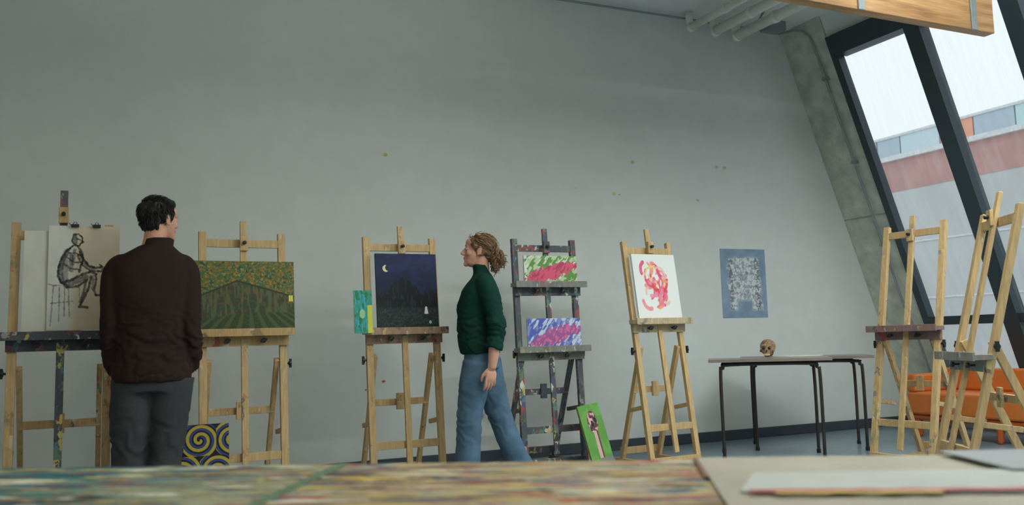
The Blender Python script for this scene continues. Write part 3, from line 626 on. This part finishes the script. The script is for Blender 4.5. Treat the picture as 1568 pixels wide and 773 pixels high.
limb(mb,[(-.092,.0,.82),(-.102,.005,.62),(-.112,.01,.36),(-.12,-.01,.07)],[.112,.105,.085,.088]); limb(mb,[(.100,.0,.82),(.085,.005,.62),(.065,.01,.36),(.06,-.01,.07)],[.118,.105,.085,.088])
fuse(mb,'trousers',[m_trou],man,.009,5,.5,(.010,(5,5,4),None,folds(.45,40)))
mb=MB(); shoe(mb,(-.12,.0,.09),(-.15,1),0); shoe(mb,(.06,.0,.09),(.2,1),0); fuse(mb,'shoes',[m_shoe],man,.007,3)
hm=Matrix.Translation((.205,.045,.865))@Matrix.Rotation(math.radians(12),4,'Y')@Matrix.Rotation(math.radians(80),4,'Z'); hand(man,hm,m_skin,1,.3,'right_hand')
hm=Matrix.Translation((-.18,.07,.86))@Matrix.Rotation(math.radians(-8),4,'Y')@Matrix.Rotation(math.radians(-80),4,'Z'); hand(man,hm,m_skin,-1,.3,'left_hand')
HM=Matrix.Translation((.030,.015,1.677))@Matrix.Rotation(math.radians(-52),4,'Z'); head(man,HM,m_skin,False,m_hairb)
mb=MB(); mb.ell((0,-.024,.043),(.082,.099,.082),28,18); mb.ell((0,-.055,-.015),(.066,.052,.060)); mb.ell((0,.02,.09),(.062,.065,.033)); 
for s in (-1,1): mb.ell((s*.066,.015,.02),(.012,.024,.03))
fuse(mb,'hair_cap',[m_hairb],man,.005,3,.5,(.009,(38,38,22),None),mw=HM)
mb=MB(); strands(mb,(0,-.024,.043),(.081,.099,.083),1300,.030,lambda p,d:Vector((0,.1 if p.z>.08 else -.1,-1 if p.z<.09 else .1))+Vector((d.x,0,0))*.5+Vector((.3,.5,0))*(p.z>.1),lambda p:(p.y<.04 or p.z>.085) and p.z>-.03,.0018,4,.22)
strands(mb,(0,-.055,-.015),(.067,.053,.061),300,.022,lambda p,d:Vector((0,0,-1)),lambda p:p.y<-.05,.0018,5,.08)
mb.obj('hair_strands',[m_hairb],man,mw=HM)

# --- woman walking left ------------------------------------------------------
wo=empty('walking_woman',(2.27,-1.34,0),math.radians(-22)); wo.scale=(.985,.985,.985)
mb=MB()
mb.rings([(-.015,0,.90,.128,.165),(-.018,0,.95,.138,.172),(-.038,0,1.02,.126,.165),(-.04,0,1.12,.122,.160),(-.035,0,1.22,.130,.168),(-.015,0,1.31,.120,.172),(.0,0,1.36,.098,.160),(.008,0,1.395,.075,.12),(.008,0,1.425,.058,.07)],40)
mb.rings([(.008,0,1.40,.058,.066),(.002,0,1.44,.054,.056),(-.002,0,1.47,.053,.054),(-.006,0,1.49,.053,.054)],30)
limb(mb,[(.01,-.10,1.355),(.035,-.165,1.33),(.085,-.20,1.12),(.085,-.205,1.02),(.065,-.21,.93)],[.06,.066,.060,.060,.058])
limb(mb,[(.01,.10,1.355),(.015,.165,1.33),(.02,.20,1.12),(.0,.205,1.02),(-.03,.21,.93)],[.06,.066,.060,.058,.055])
fuse(mb,'sweater',[m_green],wo,.009,4,.5,(.014,(6,6,9),lambda p:.3+.7*min(1,max(0,(1.38-p.z)*4)),folds(1.05,44)))
mb=MB()
limb(mb,[(.075,-.205,1.0),(.068,-.21,.92),(.052,-.212,.80)],[.038,.037,.025]); fuse(mb,'left_forearm',[m_skin2],wo,.006,3)
mb=MB(); limb(mb,[(-.01,.205,1.0),(-.035,.21,.92),(-.07,.212,.80)],[.038,.037,.025]); fuse(mb,'right_forearm',[m_skin2],wo,.006,3)
hand(wo,Matrix.Translation((.050,-.212,.815))@Matrix.Rotation(math.radians(6),4,'Y')@Matrix.Rotation(math.radians(18),4,'Z'),m_skin2,-1,.4,'left_hand')
hand(wo,Matrix.Translation((-.072,.212,.815))@Matrix.Rotation(math.radians(180),4,'Z')@Matrix.Rotation(math.radians(-10),4,'Y'),m_skin2,1,.4,'right_hand')
mb=MB()
mb.rings([(-.01,0,.80,.118,.165),(-.01,0,.88,.118,.168),(-.012,0,.96,.10,.148)],36)
limb(mb,[(-.03,-.08,.84),(-.07,-.085,.66),(-.10,-.085,.46),(-.115,-.085,.25),(-.125,-.085,.06)],[.108,.096,.080,.082,.098])
limb(mb,[(.01,.08,.84),(.055,.085,.66),(.105,.085,.48),(.175,.085,.28),(.245,.085,.12)],[.115,.098,.080,.078,.092])
fuse(mb,'jeans',[m_jean],wo,.009,4,.5,(.009,(5,5,5),None,folds(.5,46)))
mb=MB(); shoe(mb,(-.125,-.085,.09),(-1,0),0); shoe(mb,(.255,.085,.135),(-1,.05),.42); fuse(mb,'shoes',[m_shoe],wo,.007,3)
HM=Matrix.Translation((-.012,0,1.580))@Matrix.Rotation(math.radians(90),4,'Z')@Matrix.Rotation(math.radians(7),4,'X'); head(wo,HM,m_skin2,True,m_hairw)
mb=MB(); mb.ell((0,-.026,.040),(.078,.092,.076),28,18); mb.ell((0,-.06,-.005),(.062,.045,.055)); mb.ell((0,-.085,-.015),(.052,.045,.055))
for s in (-1,1): mb.ell((s*.06,-.02,.005),(.018,.038,.042)); mb.ell((s*.06,.02,.03),(.014,.024,.03))
fuse(mb,'hair_cap',[m_hairw],wo,.005,3,.5,(.008,(40,14,40),None),mw=HM)
mb=MB(); strands(mb,(0,-.026,.040),(.078,.092,.077),520,.055,lambda p,d:Vector((0,-1,-.45)),lambda p:(p.y<.045 or p.z>.09) and p.z>-.02 and p.y>-.09,.0024,6,.05,.18)
r=random.Random(12)
for i in range(230):
    d0=Vector((r.gauss(0,1),-abs(r.gauss(0,1)),r.gauss(0,1))).normalized(); st=Vector((d0.x*.055,-.088+d0.y*.048,-.018+d0.z*.058)); dr=Vector((d0.x*.6,-.3+d0.y*.5,-.5+d0.z*.25)).normalized(); L=.030+.050*r.random(); cr=.008+.007*r.random(); ph=r.random()*6; a=dr.orthogonal().normalized(); b2=dr.cross(a); pts=[]
    for t in range(17):
        u=t/16; g=Vector((0,0,-1))*u*u*.012; pts.append(st+dr*L*u+g+(a*math.cos(ph+u*10)+b2*math.sin(ph+u*10))*cr*(.5+u*.6))
    mb.tube(pts,[.0034]*12+[.0032,.0028,.002,.0014,.0006],5)
for i in range(26):   # loose wisps around forehead and temple
    s=r.choice((-1,1)); st=Vector((s*(.03+.045*r.random()),.03+.04*r.random(),.05+.05*r.random())); pts=[]
    for t in range(9):
        u=t/8; pts.append(st+Vector((s*.012*math.sin(u*3),.012*math.sin(u*6+i)-.02*u,.012*math.sin(u*3)-.05*u)))
    mb.tube(pts,[.0018]*8+[.0005],4)
mb.obj('curls',[m_hairw],wo,mw=HM)

# ---------------------------------------------------------------- lights
w=bpy.data.worlds.new('overcast_sky'); bpy.context.scene.world=w; w.use_nodes=True; nt=w.node_tree; bg=nt.nodes['Background']
tc=N(nt,'ShaderNodeTexCoord'); sp=N(nt,'ShaderNodeSeparateXYZ'); nt.links.new(tc.outputs['Generated'],sp.inputs[0])
nt.links.new(ramp(nt,sp.outputs[2],[(0,(.76,.81,.83,1)),(.4,(.84,.89,.92,1)),(1,(.88,.94,.98,1))]),bg.inputs[0]); bg.inputs[1].default_value=1.25
# portal over glazing (sampling aid for the sky)
p=bpy.data.lights.new('window_portal','AREA'); p.shape='RECTANGLE'; p.size=8.2; p.size_y=4.0; po=bpy.data.objects.new('window_portal',p); bpy.context.scene.collection.objects.link(po)
try: p.cycles.is_portal=True
except Exception: pass
zc=1.95; nrm=Vector((-1,0,-K)).normalized(); zax=-nrm; xax=Vector((0,1,0)); yax=zax.cross(xax)
po.matrix_world=Matrix(((xax.x,yax.x,zax.x,WX(zc,.25)),(xax.y,yax.y,zax.y,-4.7),(xax.z,yax.z,zax.z,zc),(0,0,0,1)))
# added fill lamps out of view, shining down and up, tinted to grade the wall
m_em,nt,b=newmat('fill_lamp_glow'); b.inputs['Emission Color'].default_value=(1,.95,.88,1); b.inputs['Emission Strength'].default_value=2
for x,y,pw,cl in ((-.8,-3.7,4,(1,.80,.48)),(2.4,-3.7,30,(1,1,.88)),(4.9,-3.9,68,(.88,.98,1)),(.5,-7.5,8,(1,.90,.68)),(4.2,-7.5,43,(.93,.99,1))):
    mb=MB(); mb.box((-.6,-.1,3.02),(.6,.1,3.10),0); mb.box((-.57,-.08,3.015),(.57,.08,3.02),1); mb.box((-.57,-.08,3.10),(.57,.08,3.105),1); mb.tube([(-.4,0,3.1),(-.4,0,HC)],.006,6,0); mb.tube([(.4,0,3.1),(.4,0,HC)],.006,6,0)
    o=mb.obj('added_fill_lamp',[m_pipe,m_em],loc=(x,y,0))
    for nm,z,rx,k in (('fill_light_down',3.0,0,.75),('fill_light_up',3.12,math.pi,1.3)):
        l=bpy.data.lights.new(nm,'AREA'); l.shape='RECTANGLE'; l.size=1.15; l.size_y=.16; l.energy=pw*k; l.color=cl; lo=bpy.data.objects.new(nm,l); bpy.context.scene.collection.objects.link(lo); lo.location=(0,0,z); lo.rotation_euler[0]=rx; lo.parent=o

# ---------------------------------------------------------------- camera
F=1360.0; yaw=math.radians(25);pitch=math.atan(136/1360);roll=.028
fw=Vector((math.sin(yaw)*math.cos(pitch),math.cos(yaw)*math.cos(pitch),math.sin(pitch))); rt=Vector((math.cos(yaw),-math.sin(yaw),0)); up=rt.cross(fw)
r2=rt*math.cos(roll)-up*math.sin(roll); u2=up*math.cos(roll)+rt*math.sin(roll)
cd=bpy.data.cameras.new('camera'); cd.sensor_width=36; cd.lens=36*F/1568; cd.clip_end=500; cam=bpy.data.objects.new('camera',cd); bpy.context.scene.collection.objects.link(cam)
cam.matrix_world=Matrix(((r2.x,u2.x,-fw.x,0),(r2.y,u2.y,-fw.y,-6.7),(r2.z,u2.z,-fw.z,.958),(0,0,0,1)))
cd.dof.use_dof=True; cd.dof.focus_distance=6.2; cd.dof.aperture_fstop=3.6
s=bpy.context.scene; s.camera=cam; s.view_settings.view_transform='Standard'; s.view_settings.look='None'; s.view_settings.exposure=0
print('done',len(bpy.data.objects))
